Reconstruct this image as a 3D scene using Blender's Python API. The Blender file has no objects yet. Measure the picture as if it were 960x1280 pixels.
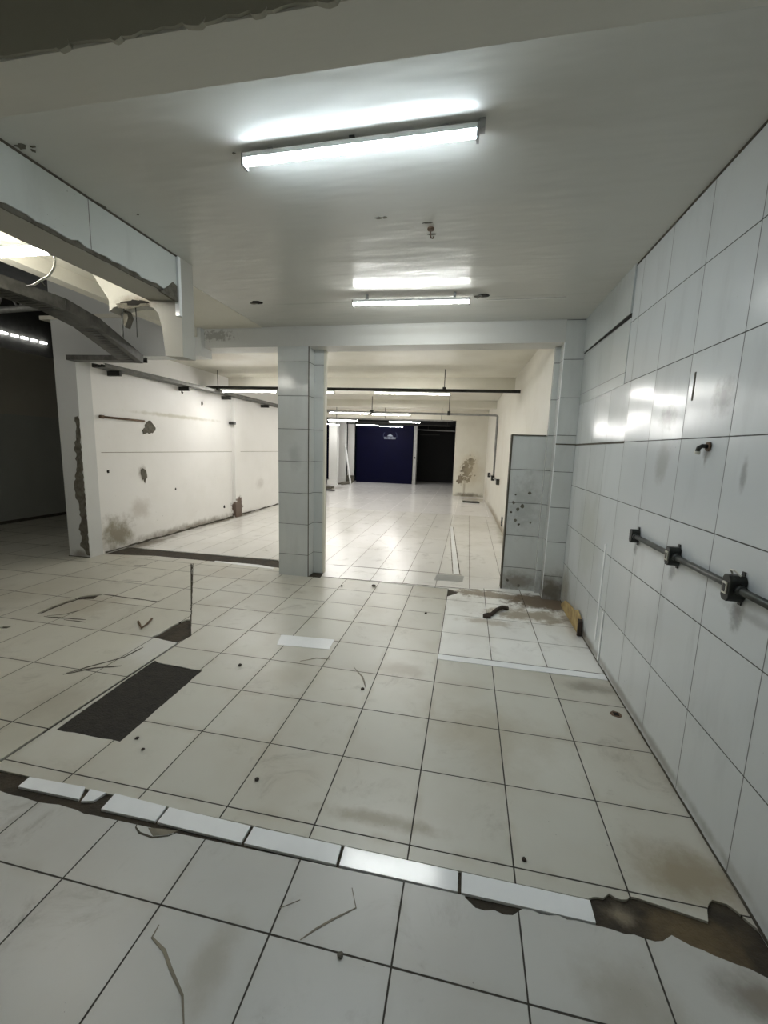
import bpy, bmesh, math, random
from mathutils import Vector, Matrix
from mathutils.geometry import tessellate_polygon
random.seed(7)
SC = bpy.context.scene
COL = SC.collection
# ------------------------------------------------------------------ camera
cam_d = bpy.data.cameras.new('camera'); cam = bpy.data.objects.new('camera', cam_d); COL.objects.link(cam)
cam_d.sensor_fit = 'HORIZONTAL'; cam_d.sensor_width = 36.0; cam_d.lens = 525.066 / 960 * 36
cam_d.clip_start = 0.02; cam_d.clip_end = 200
_r = Vector((0.98003832, 0.19636645, 0.03106636)); _u = Vector((-0.05986477, 0.14247146, 0.98798689)); _d = Vector((-0.1895814, 0.97012479, -0.15138293))
m = Matrix(((_r.x, _u.x, -_d.x, 0), (_r.y, _u.y, -_d.y, 0), (_r.z, _u.z, -_d.z, 1.7445), (0, 0, 0, 1)))
cam.matrix_world = m
SC.camera = cam
# ------------------------------------------------------------------ world, exposure
w = bpy.data.worlds.new('world'); SC.world = w; w.use_nodes = True
w.node_tree.nodes['Background'].inputs[0].default_value = (0.5, 0.6, 0.8, 1)
w.node_tree.nodes['Background'].inputs[1].default_value = 0.02
SC.view_settings.view_transform = 'Standard'; SC.view_settings.look = 'None'
SC.view_settings.exposure = 2.3; SC.view_settings.gamma = 1.0; SC.view_settings.use_curve_mapping = False
try:
    SC.cycles.use_denoising = True; SC.cycles.max_bounces = 10; SC.cycles.diffuse_bounces = 6; SC.cycles.glossy_bounces = 4
    SC.cycles.caustics_reflective = False; SC.cycles.sample_clamp_indirect = 6.0; SC.cycles.blur_glossy = 0.5
except Exception: pass
LAMP_NEAR, LAMP_FAR, LAMP_LEFT = 20.0, 25.0, 14.0

# ------------------------------------------------------------------ node helpers
class G:
    def __init__(s, name):
        s.m = bpy.data.materials.new(name); s.m.use_nodes = True; s.t = s.m.node_tree; s.N = s.t.nodes; s.L = s.t.links
        s.b = s.N['Principled BSDF']
        s.pos = s.N.new('ShaderNodeNewGeometry').outputs['Position']
        sp = s.N.new('ShaderNodeSeparateXYZ'); s.L.new(s.pos, sp.inputs[0]); s.ax = {'x': sp.outputs[0], 'y': sp.outputs[1], 'z': sp.outputs[2]}
    def put(s, sock, v):
        if hasattr(v, 'is_linked') or isinstance(v, bpy.types.NodeSocket): s.L.new(v, sock)
        else: sock.default_value = v
    def math(s, op, a, b=0.0, c=0.0):
        n = s.N.new('ShaderNodeMath'); n.operation = op
        for i, v in enumerate((a, b, c)): s.put(n.inputs[i], v)
        return n.outputs[0]
    def vec(s, op, a, b=(0, 0, 0)):
        n = s.N.new('ShaderNodeVectorMath'); n.operation = op
        s.put(n.inputs[0], a); s.put(n.inputs[1], b)
        return n.outputs['Value'] if op in ('LENGTH', 'DISTANCE') else n.outputs[0]
    def noise(s, scale, detail=4, rough=.6, v=None, stretch=None, dist=0.0):
        n = s.N.new('ShaderNodeTexNoise'); n.inputs['Scale'].default_value = scale; n.inputs['Detail'].default_value = detail
        n.inputs['Roughness'].default_value = rough; n.inputs['Distortion'].default_value = dist
        p = v or s.pos
        if stretch: p = s.vec('MULTIPLY', p, stretch)
        s.L.new(p, n.inputs['Vector']); return n.outputs['Fac']
    def ramp(s, v, a, b, lo=0.0, hi=1.0):
        n = s.N.new('ShaderNodeMapRange'); n.interpolation_type = 'SMOOTHSTEP'
        s.put(n.inputs[0], v)
        for i, q in zip((1, 2, 3, 4), (a, b, lo, hi)): n.inputs[i].default_value = q
        return n.outputs[0]
    def mix(s, f, a, b):
        n = s.N.new('ShaderNodeMix'); n.data_type = 'RGBA'
        s.put(n.inputs[0], f)
        for i, v in ((6, a), (7, b)):
            if isinstance(v, tuple): v = (*v[:3], 1)
            s.put(n.inputs[i], v)
        return n.outputs[2]
    def bump(s, h, strength, dist=.01, normal=None):
        n = s.N.new('ShaderNodeBump'); n.inputs['Strength'].default_value = strength; n.inputs['Distance'].default_value = dist
        s.L.new(h, n.inputs['Height'])
        if normal: s.L.new(normal, n.inputs['Normal'])
        return n.outputs[0]
    def stain(s, col, c, r, color, strength=.8, scale=6, k=1.2, soft=.85):
        d = s.vec('LENGTH', s.vec('DIVIDE', s.vec('SUBTRACT', s.pos, c), r))
        n = s.noise(scale, 5, .65)
        v = s.math('ADD', d, s.math('MULTIPLY', s.math('SUBTRACT', n, .5), k))
        f = s.ramp(v, 1.0, 1.0 - soft, 0, strength)
        return s.mix(f, col, color)
    def done(s, col, rough=.5, spec=.5, normal=None):
        s.put(s.b.inputs['Base Color'], col if not isinstance(col, tuple) else (*col, 1))
        s.put(s.b.inputs['Roughness'], rough)
        s.b.inputs['Specular IOR Level'].default_value = spec
        if normal: s.L.new(normal, s.b.inputs['Normal'])
        return s.m

def tile_mat(name, uv, org, size, gw, tile, grout, rough=.25, var=.06, tilt=.012, dirt=.35, dirtcol=(.3, .26, .19), dscale=1.6, streak=0, spec=.5,
             stains=(), off=None, specks=.5, gvis=(1, 1), scuff=.55):
    g = G(name)
    u = g.math('DIVIDE', g.math('SUBTRACT', g.ax[uv[0]], org[0]), size[0])
    v = g.math('DIVIDE', g.math('SUBTRACT', g.ax[uv[1]], org[1]), size[1])
    cu, cv = g.math('FLOOR', u), g.math('FLOOR', v)
    fu, fv = g.math('FRACT', u), g.math('FRACT', v)
    wob = g.noise(9, 3)
    def gm(f, sz, wdt, vis):
        d = g.math('MULTIPLY', g.math('MINIMUM', f, g.math('SUBTRACT', 1.0, f)), sz)
        h = g.math('MULTIPLY', g.math('ADD', wob, .5), wdt / 2)
        return g.math('MULTIPLY', g.ramp(g.math('SUBTRACT', d, h), .0012, -.0006), vis)
    grm = g.math('MAXIMUM', gm(fu, size[0], gw[0], gvis[0]), gm(fv, size[1], gw[1], gvis[1]))
    cb = g.N.new('ShaderNodeCombineXYZ'); g.L.new(cu, cb.inputs[0]); g.L.new(cv, cb.inputs[1]); cb.inputs[2].default_value = org[0] * 3.1
    wn = g.N.new('ShaderNodeTexWhiteNoise'); g.L.new(cb.outputs[0], wn.inputs['Vector'])
    val = g.math('ADD', 1 - var, g.math('MULTIPLY', wn.outputs['Value'], 2 * var))
    col = g.vec('SCALE', g.mix(0.0, tile, tile)); col.node.inputs['Scale'].default_value = 1
    g.L.new(val, col.node.inputs['Scale'])
    # broad dirt, scuffs, specks
    dn = g.ramp(g.noise(dscale, 5, .5), .38, .85, 0, dirt)
    col = g.mix(dn, col, dirtcol)
    sc_ = g.math('MULTIPLY', g.ramp(g.noise(3.2, 9, .72, dist=.8), .52, .74, 0, scuff), g.ramp(g.noise(1.4, 3), .40, .60))
    col = g.mix(sc_, col, tuple(c * .55 for c in dirtcol))
    edge = g.math('MINIMUM', g.math('MULTIPLY', g.math('MINIMUM', fu, g.math('SUBTRACT', 1.0, fu)), size[0]), g.math('MULTIPLY', g.math('MINIMUM', fv, g.math('SUBTRACT', 1.0, fv)), size[1]))
    ed = g.math('MULTIPLY', g.ramp(edge, .05, 0, 0, .5), g.ramp(g.noise(5, 5), .4, .7))
    col = g.mix(g.math('MULTIPLY', ed, dirt * 1.4), col, dirtcol)
    sp = g.ramp(g.noise(55, 2, .5), .735, .77, 0, specks)
    sp = g.math('MULTIPLY', sp, g.ramp(g.noise(2.3, 2), .5, .62))
    col = g.mix(sp, col, (.05, .04, .03))
    if streak: col = g.mix(g.ramp(g.noise(5, 5, .6, stretch=(1, 1, .22)), .5, .8, 0, streak), col, tuple(c * .6 for c in tile))
    for st in stains: col = g.stain(col, *st)
    col = g.mix(grm, col, grout)
    rg = g.math('ADD', rough, g.math('MULTIPLY', g.noise(4, 4), .08))
    rg = g.mix(grm, rg, (.9, .9, .9))
    # every tile sits at its own slight angle
    t = g.vec('SCALE', g.vec('SUBTRACT', wn.outputs['Color'], (.5, .5, .5))); t.node.inputs['Scale'].default_value = tilt * 2
    geo = g.N.new('ShaderNodeNewGeometry').outputs['Normal']
    nrm = g.vec('NORMALIZE', g.vec('ADD', geo, t))
    hgt = g.math('ADD', g.math('MULTIPLY', grm, -1.0), g.math('MULTIPLY', g.noise(7, 2), .12))
    return g.done(col, rg, spec, g.bump(hgt, .35, .006, nrm))

def plain(name, col, rough=.5, metal=0.0, nz=.15, scale=8, spec=.5, bump=.0, col2=None, dirt=0, stains=(), thr=(.35, .7)):
    g = G(name)
    c = g.mix(g.ramp(g.noise(scale, 6), *thr), col, col2 or tuple(x * (1 - nz) for x in col))
    for st in stains: c = g.stain(c, *st)
    g.b.inputs['Metallic'].default_value = metal
    n = g.bump(g.noise(scale * 4, 5), bump, .02) if bump else None
    return g.done(c, rough, spec, n)

def emis(name, col, s):
    m = bpy.data.materials.new(name); m.use_nodes = True; b = m.node_tree.nodes['Principled BSDF']
    b.inputs['Base Color'].default_value = (.8, .8, .8, 1)
    b.inputs['Emission Color'].default_value = (*col, 1); b.inputs['Emission Strength'].default_value = s
    return m

# ------------------------------------------------------------------ mesh helpers
def box(bm, x0, y0, z0, x1, y1, z1):
    vs = [bm.verts.new(p) for p in ((x0, y0, z0), (x1, y0, z0), (x1, y1, z0), (x0, y1, z0), (x0, y0, z1), (x1, y0, z1), (x1, y1, z1), (x0, y1, z1))]
    for f in ((0, 3, 2, 1), (4, 5, 6, 7), (0, 1, 5, 4), (1, 2, 6, 5), (2, 3, 7, 6), (3, 0, 4, 7)): bm.faces.new([vs[i] for i in f])
def frame(a, b):
    d = (Vector(b) - Vector(a)).normalized(); h = Vector((0, 0, 1)) if abs(d.z) < .95 else Vector((1, 0, 0))
    s = d.cross(h).normalized(); return d, s, s.cross(d)
def cyl(bm, a, b, r, n=12, r2=None, caps=True):
    d, s, t = frame(a, b); r2 = r if r2 is None else r2; R = []
    for P, q in ((a, r), (b, r2)):
        R.append([bm.verts.new(Vector(P) + (s * math.cos(2 * math.pi * i / n) + t * math.sin(2 * math.pi * i / n)) * q) for i in range(n)])
    for i in range(n): bm.faces.new((R[0][i], R[0][(i + 1) % n], R[1][(i + 1) % n], R[1][i]))
    if caps: bm.faces.new(R[0][::-1]); bm.faces.new(R[1])
def tube(bm, pts, r, n=8):
    rings = []
    for i, P in enumerate(pts):
        a = pts[max(0, i - 1)]; b = pts[min(len(pts) - 1, i + 1)]; d, s, t = frame(a, b)
        if rings:  # keep frames aligned
            s = (ps - d * ps.dot(d)).normalized(); t = s.cross(d)
        ps = s
        rings.append([bm.verts.new(Vector(P) + (s * math.cos(2 * math.pi * k / n) + t * math.sin(2 * math.pi * k / n)) * r) for k in range(n)])
    for A, B in zip(rings, rings[1:]):
        for k in range(n): bm.faces.new((A[k], A[(k + 1) % n], B[(k + 1) % n], B[k]))
    bm.faces.new(rings[0][::-1]); bm.faces.new(rings[-1])
def bar(bm, a, b, w_, h_):
    d, s, t = frame(a, b); R = []
    for P in (a, b): R.append([bm.verts.new(Vector(P) + s * w_ / 2 * i + t * h_ / 2 * j) for i, j in ((-1, -1), (1, -1), (1, 1), (-1, 1))])
    for i in range(4): bm.faces.new((R[0][i], R[0][(i + 1) % 4], R[1][(i + 1) % 4], R[1][i]))
    bm.faces.new(R[0][::-1]); bm.faces.new(R[1])
def prism(bm, poly, d0, d1, plane='z', holes=()):
    """polygon with holes in a plane (z: xy, y: xz, x: yz) thickened from d0 to d1"""
    def P(p, d): return {'z': (p[0], p[1], d), 'y': (p[0], d, p[1]), 'x': (d, p[0], p[1])}[plane]
    loops = [list(poly)] + [list(h) for h in holes]
    flat = [p for l in loops for p in l]
    tris = tessellate_polygon([[Vector((p[0], p[1], 0)) for p in l] for l in loops])
    A = [bm.verts.new(P(p, d0)) for p in flat]; B = [bm.verts.new(P(p, d1)) for p in flat]
    for t in tris:
        try: bm.faces.new([A[i] for i in t])
        except ValueError: pass
        try: bm.faces.new([B[i] for i in t][::-1])
        except ValueError: pass
    o = 0
    for l in loops:
        n = len(l)
        for i in range(n):
            j = (i + 1) % n
            try: bm.faces.new((A[o + i], A[o + j], B[o + j], B[o + i]))
            except ValueError: pass
        o += n
def jag(pts, amp, step=.04, closed=False, seed=1):
    rnd = random.Random(seed); out = []
    n = len(pts)
    for i in range(n if closed else n - 1):
        a, b = Vector(pts[i]), Vector(pts[(i + 1) % n]); L = (b - a).length; k = max(1, int(L / step)); nn = Vector((-(b - a).y, (b - a).x)).normalized()
        for j in range(k):
            q = a.lerp(b, j / k) + nn * (rnd.uniform(-amp, amp) if j or closed else 0)
            out.append((q.x, q.y))
    if not closed: out.append(tuple(pts[-1]))
    return out
def blob(cx, cy, rx, ry, n=16, k=.35, seed=3):
    rnd = random.Random(seed); return [(cx + rx * math.cos(2 * math.pi * i / n) * (1 + rnd.uniform(-k, k)), cy + ry * math.sin(2 * math.pi * i / n) * (1 + rnd.uniform(-k, k))) for i in range(n)]
def obj(name, bm, mat, parent=None, smooth=False, bevel=0):
    bmesh.ops.recalc_face_normals(bm, faces=bm.faces)
    me = bpy.data.meshes.new(name); bm.to_mesh(me); bm.free(); me.materials.append(mat)
    o = bpy.data.objects.new(name, me); COL.objects.link(o)
    if parent:
        o.parent = parent; o.matrix_parent_inverse = Matrix.Translation(-parent.location) if parent.type == 'EMPTY' and parent.rotation_euler.z == 0 else Matrix()
    if smooth:
        for p in me.polygons: p.use_smooth = True
    if bevel:
        b = o.modifiers.new('bevel', 'BEVEL'); b.width = bevel; b.segments = 2; b.limit_method = 'ANGLE'
    return o
def BM(): return bmesh.new()
def thing(name, label, cat, loc, group=None):
    o = bpy.data.objects.new(name, None); o.empty_display_size = .1; COL.objects.link(o); o.location = loc; tag(o, label, cat, group); return o
def tag(o, label, cat, group=None):
    o['label'] = label; o['category'] = cat
    if group: o['group'] = group
    return o
def struct(name, bm, mat, parent=None, label=None):
    o = obj(name, bm, mat, parent)
    if not parent: o['kind'] = 'structure'
    if label: o['label'] = label
    return o
def simple(name, mat, label, cat, fn, group=None, **k):
    bm = BM(); fn(bm); return tag(obj(name, bm, mat, **k), label, cat, group)

# ------------------------------------------------------------------ materials
WX, HC = 1.175, 3.187
BROWN = (.10, .075, .045); MUD = (.13, .095, .055); GRIME = (.16, .13, .09)
GR = (.045, .04, .032)
gx, x0 = .44617, -1.9386
gy = .4528
M_floor_front = tile_mat('floor_tile_front', 'xy', (x0, 1.1703), (gx, gy), (.006, .006), (.55, .55, .52), GR, .29, .04, .006, .35, (.36, .32, .25), 1.5,
    stains=[((-.75, 1.05, 0), (.1, .2, .1), (.3, .27, .2), .5), ((.62, 1.25, 0), (.25, .16, .1), (.3, .27, .2), .55), ((1.05, 1.35, 0), (.2, .1, .1), MUD, .7)])
M_floor_main = tile_mat('floor_tile_main', 'xy', (x0, 2.078), (gx, gy), (.006, .006), (.57, .56, .495), GR, .29, .05, .006, .6, (.38, .33, .24), 1.3,
    stains=[((.2, 2.5, 0), (.55, .35, .1), (.4, .36, .27), .55), ((1.0, 1.75, 0), (.3, .2, .1), (.25, .19, .1), .7), ((-.3, 1.72, 0), (.45, .06, .1), (.28, .24, .16), .7, 9),
            ((1.0, 3.2, 0), (.25, .12, .1), GRIME, .6, 9), ((-.4, 3.1, 0), (.3, .14, .1), (.37, .33, .26), .6)])
M_floor_patch = tile_mat('floor_tile_white_patch', 'xy', (x0, 2.078), (gx, gy), (.006, .005), (.82, .82, .79), (.1, .09, .07), .28, .05, .006, .3, (.42, .38, .3), 2.0,
    stains=[((.95, 5.02, 0), (.5, .3, .1), (.14, .095, .055), .95, 6, 2.2, .4), ((.75, 4.55, 0), (.6, .22, .1), (.3, .25, .17), .85, 6, 2.4, .6), ((.35, 5.12, 0), (.6, .16, .1), (.22, .17, .11), .85, 8, 2.4, .5), ((.3, 4.25, 0), (.4, .1, .1), (.4, .35, .27), .7, 8, 2.4), ((1.15, 4.4, 0), (.12, .4, .1), GRIME, .6)])
M_floor_left = tile_mat('floor_tile_left', 'xy', (-2.66, 1.879), (.575, .6), (.006, .007), (.56, .545, .47), GR, .33, .05, .006, .5, (.34, .31, .23), .9,
    stains=[((-3.9, 3.55, 0), (.5, .5, .1), (.36, .32, .24), .6), ((-2.5, 3.0, 0), (.35, .5, .1), (.63, .63, .6), .8, 3), ((-2.6, 2.1, 0), (.3, .3, .1), (.36, .33, .26), .5)])
M_floor_room2 = tile_mat('floor_tile_back_room', 'xy', (-1.18, 5.81), (.43, 1.15), (.006, .006), (.76, .75, .72), (.13, .12, .1), .2, .03, .005, .3, (.45, .42, .34), .8, gvis=(1, .7),
    stains=[((-5.3, 6.0, 0), (.25, 1.2, .1), GRIME, .8, 5), ((-5.35, 8.8, 0), (.15, 2.0, .1), GRIME, .8, 5), ((.85, 8, 0), (.2, 4, .1), (.34, .3, .2), .7, 4)])
M_floor_polished = tile_mat('floor_polished_back', 'xy', (-1.18, 11.45), (.9, 2.3), (.003, .003), (.86, .85, .85), (.6, .6, .58), .12, .02, .004, .12, (.5, .47, .44), .5, gvis=(.5, .5),
    stains=[((.3, 15.2, 0), (.6, .9, .1), (.4, .36, .28), .7, 3), ((-5.6, 16.5, 0), (.7, 1.6, .1), (.2, .17, .12), .8, 3)])
M_sub = plain('subfloor_dirt', (.055, .042, .026), .85, nz=.5, scale=7, bump=.6, col2=(.03, .024, .016), stains=[((.92, 1.5, 0), (.22, .16, .2), (.14, .1, .05), .9, 12), ((.68, 1.53, 0), (.08, .05, .2), (.24, .2, .14), .9, 18)])
M_pit = plain('dark_mortar_bed', (.024, .02, .014), .8, nz=.35, scale=18, bump=.5, col2=(.012, .010, .007))
wall_marks = [((WX, 2.9, 1.98), (.1, .15, .1), (.17, .17, .16), .7, 14), ((WX, 2.34, 2.03), (.1, .13, .13), (.2, .2, .2), .65, 14), ((WX, 2.1, 1.68), (.1, .03, .1), (.3, .3, .3), .7, 20), ((WX, 2.42, 1.77), (.1, .05, .05), (.16, .16, .15), .7, 20),
           ((WX, 2.9, 1.7), (.1, .12, .18), (.38, .38, .36), .6, 8), ((WX, 4.2, .02), (.1, 1.0, .12), GRIME, .7, 5), ((WX, 5.0, .2), (.1, .35, .35), (.25, .22, .14), .6, 5), ((WX, 1.8, 1.1), (.1, .5, .03), (.3, .3, .3), .5, 12),
           ((WX, 3.14, 1.1), (.1, .05, .06), (.2, .2, .2), .6, 25), ((WX, 2.6, 1.1), (.1, .05, .07), (.2, .2, .2), .6, 25), ((WX, 2.0, 1.08), (.1, .06, .1), (.2, .2, .2), .7, 25), ((WX, 3.0, .05), (.1, 2.2, .05), GRIME, .55, 6), ((WX, 4.3, 1.0), (.1, .5, .6), (.46, .46, .38), .4, 3)]  # small grey patches lie just below the conduit and its boxes
M_wall_right = tile_mat('wall_tile_white', 'yz', (2.245, .927), (.452, .459), (.005, .005), (.62, .65, .655), (.09, .09, .085), .15, .025, .02, .12, (.42, .42, .38), 1.0, stains=wall_marks, gvis=(.8, 1), scuff=.0, specks=.3, streak=.35, spec=.3)
M_wall_upper = tile_mat('wall_tile_upper', 'yz', (4.14, 2.39), (.46, .41), (.005, .005), (.52, .55, .54), (.14, .14, .13), .2, .03, .012, .12, (.4, .4, .36), 1.5, scuff=.0, specks=.2, gvis=(.5, .9), streak=.3)
pil_st = [((-2.2, 5.14, 1.6), (.12, .1, .25), (.34, .35, .34), .5, 9), ((.70, 5.4, 1.1), (.25, .1, .5), (.3, .3, .28), .45, 14, 1.8), ((.7, 5.4, .1), (.35, .1, .2), GRIME, .7, 9), ((1.05, 5.15, .12), (.3, .3, .3), BROWN, .8, 7)]
M_pillar = tile_mat('pillar_tile', 'xz', (-3.0, .295), (5.0, .4125), (.001, .006), (.58, .60, .585), (.10, .10, .095), .11, .04, .012, .3, (.4, .4, .36), 2, stains=pil_st, gvis=(0, 1), scuff=.1, streak=.25)
M_header = tile_mat('header_tile', 'yz', (.755, 2.0), (.815, 2.0), (.006, .001), (.63, .665, .64), (.2, .2, .19), .19, .04, .01, .15, (.4, .4, .36), 1.5, gvis=(1, 0), scuff=.1, streak=.3)
def paint(name, col, rough, stains=(), wav=0.0, dirt=.2, dcol=(.4, .38, .33), sc=1.2, bscale=5.0, flakes=0, spec=.5):
    g = G(name)
    c = g.mix(g.ramp(g.noise(sc, 6, .6), .4, .75, 0, dirt), col, dcol)
    if flakes: c = g.mix(g.ramp(g.noise(26, 4), .72, .75, 0, flakes), c, (.12, .1, .08))
    for st in stains: c = g.stain(c, *st)
    h = g.noise(bscale, 3, .5, stretch=(.35, 1.3, 1))
    return g.done(c, rough, spec, g.bump(h, wav, .05) if wav else None)
M_ceil = paint('ceiling_enamel_paint', (.56, .56, .52), .262, stains=[((-3.0, 4.5, HC), (.35, .45, .1), (.2, .19, .16), .6, 16, 3.0, .5), ((-.8, 4.35, HC), (2.2, .03, .1), (.3, .3, .27), .35, 3)], wav=.33, dirt=.3, dcol=(.49, .49, .45), bscale=2.6, spec=.22)
M_ceil2 = paint('ceiling_cream_paint', (.66, .64, .56), .6, dirt=.4, dcol=(.5, .46, .36), stains=[((-4.2, 6.8, HC), (.8, .5, .1), (.42, .36, .26), .5, 3)])
M_beam = paint('beam_paint', (.56, .56, .53), .5, stains=[((-3.3, 5.14, 3.1), (.25, .1, .07), (.2, .19, .16), .6, 30, 3.6, .5)], dirt=.25)
M_nearbeam = paint('near_beam_paint', (.62, .61, .55), .6, dirt=.2, dcol=(.52, .51, .46), bscale=8, wav=.05)
M_nearbeam_face = paint('near_beam_face_shaded', (.36, .345, .28), .75, dirt=.2, dcol=(.28, .27, .22))  # darker than the underside: the shade on this face is in its colour
M_conc = plain('bare_concrete', (.16, .15, .12), .9, nz=.4, scale=14, bump=.7, col2=(.09, .08, .06))
M_plaster = paint('header_plaster', (.40, .39, .345), .65, dirt=.3, stains=[((-2.75, 3.2, 2.86), (.28, .1, .08), (.14, .11, .07), .8, 14)])
M_wall_left = paint('back_left_wall_paint', (.82, .81, .79), .55, dirt=.2, dcol=(.6, .58, .52), flakes=.5, stains=[
    ((-5.4, 5.6, .25), (.1, .45, .4), (.2, .17, .1), .85, 7, 1.5), ((-5.4, 7.5, .02), (.2, 2.6, .16), (.16, .13, .09), .8, 6), ((-5.32, 9.15, .2), (.2, .3, .3), (.1, .06, .04), .95, 12, 1.2, .2),
    ((-5.4, 6.2, 1.2), (.1, .13, .15), (.2, .16, .12), .8, 14), ((-5.4, 6.1, .6), (.1, .3, .25), (.5, .46, .4), .6, 6), ((-5.4, 7.2, 2.2), (.1, 1.6, .05), (.5, .48, .38), .7, 9), ((-5.4, 10.3, .7), (.1, .3, .2), (.5, .48, .45), .5, 6)])
M_wall_back_right = paint('back_right_wall_paint', (.74, .72, .65), .6, dirt=.3, dcol=(.56, .52, .42), flakes=.4, stains=[((.8, 11, .05), (.3, 6, .18), (.25, .2, .12), .8, 4), ((.8, 15, .3), (.4, 1.2, .5), (.4, .34, .24), .6, 3)])
mold = [((-.02, 16.2, .98), (.2, .2, .4), (.04, .03, .02), .98, 7, 4.5, .25), ((-.25, 16.2, .62), (.14, .2, .2), (.1, .07, .04), .9, 8, 4.0, .3), ((.12, 16.2, 1.35), (.12, .2, .18), (.03, .025, .015), .95, 9, 3.6, .25)]
M_wall_jog = paint('back_jog_wall_paint', (.68, .66, .58), .6, dirt=.3, dcol=(.54, .5, .42), stains=mold + [((.1, 16.2, .05), (.8, .2, .14), (.12, .1, .06), .85, 7), ((.1, 16.2, 1.0), (.6, .2, .9), (.5, .43, .3), .6, 3), ((-.1, 16.2, .3), (.06, .2, .5), (.3, .26, .18), .6, 8)])
M_pier_paint = paint('pier_paint', (.60, .61, .60), .55, dirt=.25, dcol=(.5, .49, .45), flakes=.4, stains=[((-5.55, 5.07, .05), (.2, .1, .1), GRIME, .7)])
M_shed_wall = paint('shed_wall', (.42, .40, .34), .6, dirt=.3, dcol=(.34, .33, .28))
M_shed_dado = paint('shed_dado', (.36, .37, .34), .4, dirt=.3, dcol=(.3, .3, .27))
M_shed_roof = plain('shed_roof_sheet', (.035, .035, .03), .7, nz=.4)
M_white = plain('white_enamel', (.7, .71, .7), .35, nz=.06)
M_whitecol = paint('white_column_paint', (.78, .78, .76), .5, dirt=.15, dcol=(.6, .58, .52))
M_dark = plain('dark_grey_metal', (.05, .05, .045), .5, .6, nz=.4)
M_galv = plain('galvanised_tray', (.11, .108, .095), .5, .35, nz=.5, scale=11)
M_gsteel = plain('grey_steel', (.3, .3, .29), .45, .3, nz=.3)
M_black = plain('black_plastic', (.022, .022, .02), .4, nz=.3)
M_condpipe = plain('dusty_conduit', (.075, .08, .072), .38, .3, nz=.6, scale=16)
M_box = plain('dusty_junction_box', (.022, .025, .021), .45, nz=.6, scale=25)
M_sock = plain('cream_socket', (.62, .6, .52), .4, nz=.1)
M_wire = plain('white_cable', (.7, .68, .6), .5, nz=.1)
M_rust = plain('rusty_metal', (.16, .1, .06), .8, nz=.5)
M_wood = plain('yellow_wood', (.50, .38, .17), .7, nz=.35, scale=12, col2=(.3, .2, .08))
M_stick = plain('dark_stick', (.05, .035, .025), .8, nz=.4)
M_strip = plain('fresh_white_tile', (.90, .915, .92), .14, nz=.05, scale=5)
M_joint = plain('old_joint', (.09, .08, .06), .9, nz=.3)
M_crack = plain('hairline_stain', (.27, .24, .18), .8, nz=.4)
M_void = plain('hole_dark', (.012, .01, .008), 1.0)
M_blue = plain('blue_shutter_paint', (.0004, .0006, .019), .6, nz=.2, scale=2, spec=.12)
M_teal = plain('teal_shutter_paint', (.002, .012, .022), .5, nz=.2, spec=.15)
M_bdark = plain('dark_doorway', (.004, .004, .004), .8)
M_logo = plain('white_logo_paint', (.4, .44, .55), .5)
M_logo_dim = plain('faded_logo_paint', (.025, .035, .10), .5)
M_tube_near = emis('lamp_diffuser_cool', (.80, .91, 1.0), LAMP_NEAR)
M_tube_mid = emis('lamp_diffuser_neutral', (.97, 1.0, .98), LAMP_NEAR)
M_tube_left = emis('lamp_diffuser_warm', (1.0, .97, .88), LAMP_LEFT)
M_tube_far = emis('lamp_diffuser_back', (1.0, .98, .94), LAMP_FAR)
M_slot = emis('eave_daylight', (1.0, 1.0, .97), 4.0)

# ================================================================== STRUCTURE
ZB = -.010
bm = BM(); box(bm, -9.3, -3, -.12, 1.4, 23.5, ZB); FL = struct('floor', bm, M_sub)
def fpart(name, mat, poly, holes=(), z1=0.0, z0=ZB):
    bm = BM(); prism(bm, poly, z0, z1, 'z', holes); return struct(name, bm, mat, FL)
# foreground tiles
top = [(-9.2, 1.44), (-2.2, 1.455)] + jag([(-2.2, 1.455), (-1.62, 1.44)], .008, .05, seed=4)[1:] + [(-.0, 1.462), (.09, 1.462)] + jag([(.09, 1.455), (.13, 1.425), (.27, 1.43), (.31, 1.463), (.60, 1.463), (.74, 1.455), (.8, 1.462), (.84, 1.49), (.93, 1.462), (1.02, 1.44), (1.10, 1.42), (WX, 1.405)], .006, .03, seed=8)
fpart('front_tiles', M_floor_front, [(-9.2, -2.9), (WX, -2.9)] + top[::-1])
pit = jag([(-2.379, 2.718), (-1.918, 2.699), (-1.896, 1.887), (-2.344, 1.885)], .004, .06, True, 3)
pit[0] = (-2.37, 2.74)
left_edge = [(-2.385, 1.56), (-2.385, 3.045)]
diag = jag([(-2.40, 3.06), (-2.372, 3.2), (-3.82, 5.232)], .005, .1, seed=5)
bot = jag([(.57, 1.558), (.63, 1.575), (.66, 1.60), (.70, 1.585), (.74, 1.605)], .006, .02, seed=2) + [(.76, 1.607), (1.0, 1.572)] + jag([(1.02, 1.62), (1.06, 1.665), (1.11, 1.66), (WX, 1.58)], .006, .03, seed=6)
main = left_edge[:1] + [(-2.2, 1.56)] + bot + [(WX, 3.34), (-.154, 3.34), (-.154, 5.18), (-1.85, 5.20), (-1.85, 5.15), (-2.0, 5.15), (-2.44, 5.15), (-2.44, 5.42)] + [(-4.6, 5.45), (-5.4, 5.3), (-5.4, 5.26), (-3.82, 5.232)] + diag[::-1][1:] + [(-2.384, 3.045)]
fpart('main_tiles', M_floor_main, main, [pit])
bm = BM(); prism(bm, [(-2.43, 1.85), (-1.86, 1.85), (-1.86, 2.78), (-2.43, 2.78)], ZB, ZB + .006); struct('exposed_mortar', bm, M_pit, FL)
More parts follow.
